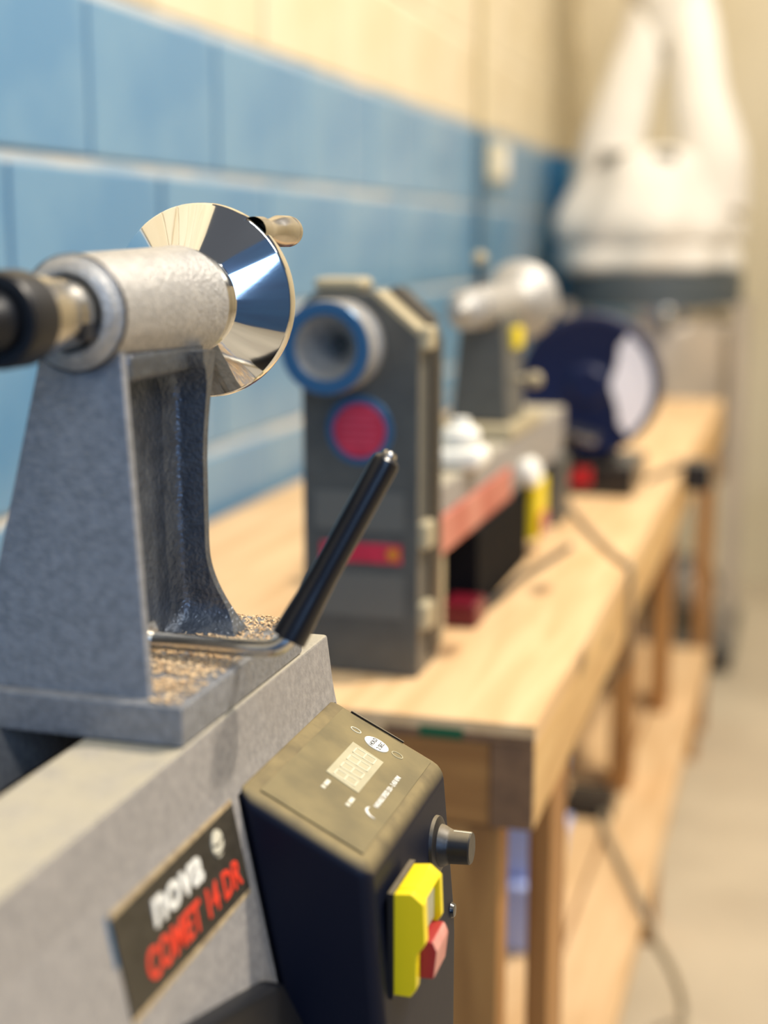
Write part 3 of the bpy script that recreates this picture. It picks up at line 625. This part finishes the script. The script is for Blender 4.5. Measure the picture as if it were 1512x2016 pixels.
b = B(); crescent(b); obj('pale_glare', b, 'pale', dh)['label'] = 'pale curved patch painting glare on the disc'  # pale plate stands in for glare on the glossy navy disc
b = B(); box(b, (-.37, 2.30, -.347), (-.295, 2.40, -.28), .004); obj('pedestal', b, 'navy', t)
b = B(); box(b, (-.405, 2.145, -.290), (-.300, 2.225, -.278), .003, 2, Matrix.Rotation(math.radians(14), 3, 'Y')); tbl = obj('work_rest', b, 'steel', t)
b = B(); box(b, (-.360, 2.20, -.36), (-.345, 2.245, -.289), .002); obj('rest_bracket', b, 'darksteel', t)

# socket box hung on the bench edge with its lead
t = thing('socket_box', 'black socket box fixed to the front edge of the bench', 'socket box', (-.178, 2.57, -.43))
b = B(); box(b, (-.1995, 2.54, -.432), (-.152, 2.62, -.384), .004); obj('housing', b, 'black', t)
b = B(); box(b, (-.194, 2.5385, -.428), (-.158, 2.5402, -.390)); obj('face_plate', b, 'stripe', t)
b = B(); tube(b, smooth_path([(-.190, 2.55, -.386), (-.205, 2.52, -.385), (-.235, 2.44, -.389), (-.245, 2.40, -.3905)]), .004, 10); obj('lead', b, 'cordb', t)

# ================================================================== dust collector
t = thing('dust_collector', 'dust collector with white cloth filter bag behind the bench', 'dust collector', (-.45, 4.4, FZ))
def fold(a, z): return 1+.035*math.sin(a*5+z*9)+.03*math.sin(a*9-z*14)+.02*noise.noise(Vector((math.cos(a)*2, math.sin(a)*2, z*4)))
b = B()
rev(b, [(0, -.085), (.255, -.085), (.268, -.06), (.262, -.02), (.250, 0), (.274, .02), (.272, .07), (.250, .12), (.225, .17), (.205, .22), (.175, .26), (.10, .28), (0, .285)], (-.480, 4.4, 0), (0, 0, 1), 72, fold)
lob = lambda P, R: tube(b, smooth_path(P, 6), [x for k in range(len(R)-1) for x in [R[k]+(R[k+1]-R[k])*j/6 for j in range(6)]]+[R[-1]], 24)
lob([(-.600, 4.40, .15), (-.600, 4.40, .25), (-.555, 4.40, .42), (-.500, 4.40, .62), (-.47, 4.40, .80)], [.10, .10, .085, .075, .07])
lob([(-.300, 4.38, .10), (-.300, 4.38, .25), (-.340, 4.38, .42), (-.372, 4.39, .62), (-.42, 4.40, .80)], [.115, .105, .085, .078, .07])
lob([(-.455, 4.40, .55), (-.445, 4.40, .72), (-.44, 4.40, .95), (-.44, 4.40, 1.2)], [.05, .12, .15, .12])
obj('filter_bag', b, 'cloth', t, sharp=80)
for x0, x1 in ((-.60, -.52), (-.445, -.385)):
    b = B(); box(b, (x0, 4.22, .228), (x1, 4.26, .262), .004); obj('strap', b, 'motor', t)
b = B(); rev(b, [(.23, -.16), (.262, -.16), (.262, -.082), (.23, -.082)], (-.455, 4.4, 0), (0, 0, 1), 64); obj('drum_ring', b, 'darkband', t)
b = B(); rev(b, [(.10, -.18), (.262, -.18), (.262, -.155), (.10, -.155)], (-.455, 4.4, 0), (0, 0, 1), 64); obj('lower_flange', b, 'darkband', t)
b = B(); rev(b, [(0, -.20), (.245, -.20), (.255, -.26), (.258, -.40), (.250, -.60), (.23, -.70), (.12, -.735), (0, -.74)], (-.445, 4.4, 0), (0, 0, 1), 64, fold); obj('collection_bag', b, 'poly', t, sharp=80)
b = B(); rev(b, [(.262, -.215), (.268, -.212), (.268, -.185), (.262, -.180)], (-.45, 4.4, 0), (0, 0, 1), 64); cl = obj('clamp_band', b, 'steel', t)
b = B(); rev(b, [(0, -.02), (.022, -.016), (.034, 0), (.022, .016), (0, .02)], (-.385, 4.125, -.195), (1, 0, .2), 20); obj('clamp_buckle', b, 'chrome', cl)
for x, y in ((-.68, 4.2), (-.68, 4.6), (-.19, 4.2), (-.19, 4.6)):
    b = B(); box(b, (x-.015, y-.015, -1.16), (x+.015, y+.015, -.17)); obj('frame_post', b, 'poly', t)
b = B(); rev(b, [(0, -.16), (.085, -.16), (.095, -.15), (.095, .06), (.08, .075), (0, .075)], (-.33, 4.30, -1.02), (.7, -.7, 0), 32); mo = obj('motor', b, 'motor', t)
b = B(); rev(b, [(0, .0), (.055, .0), (.06, .01), (.06, .04)], (-.255, 4.205, -1.02), (-.7, .7, 0), 24); obj('motor_cap', b, 'poly', mo)
b = B(); box(b, (-.74, 4.14, -1.20), (-.16, 4.66, -1.16), .01); obj('base_board', b, 'motor', t)
for x, y in ((-.70, 4.19), (-.70, 4.61), (-.20, 4.19), (-.20, 4.61)):
    b = B(); rev(b, [(0, -.03), (.025, -.03), (.028, -.02), (.028, .02), (.025, .03), (0, .03)], (x, y, -1.222), (1, 0, 0), 24)
    cs = obj('caster', b, 'black', t)
    b = B(); box(b, (x-.02, y-.012, -1.205), (x+.02, y+.012, -1.16)); obj('caster_fork', b, 'darkband', cs)
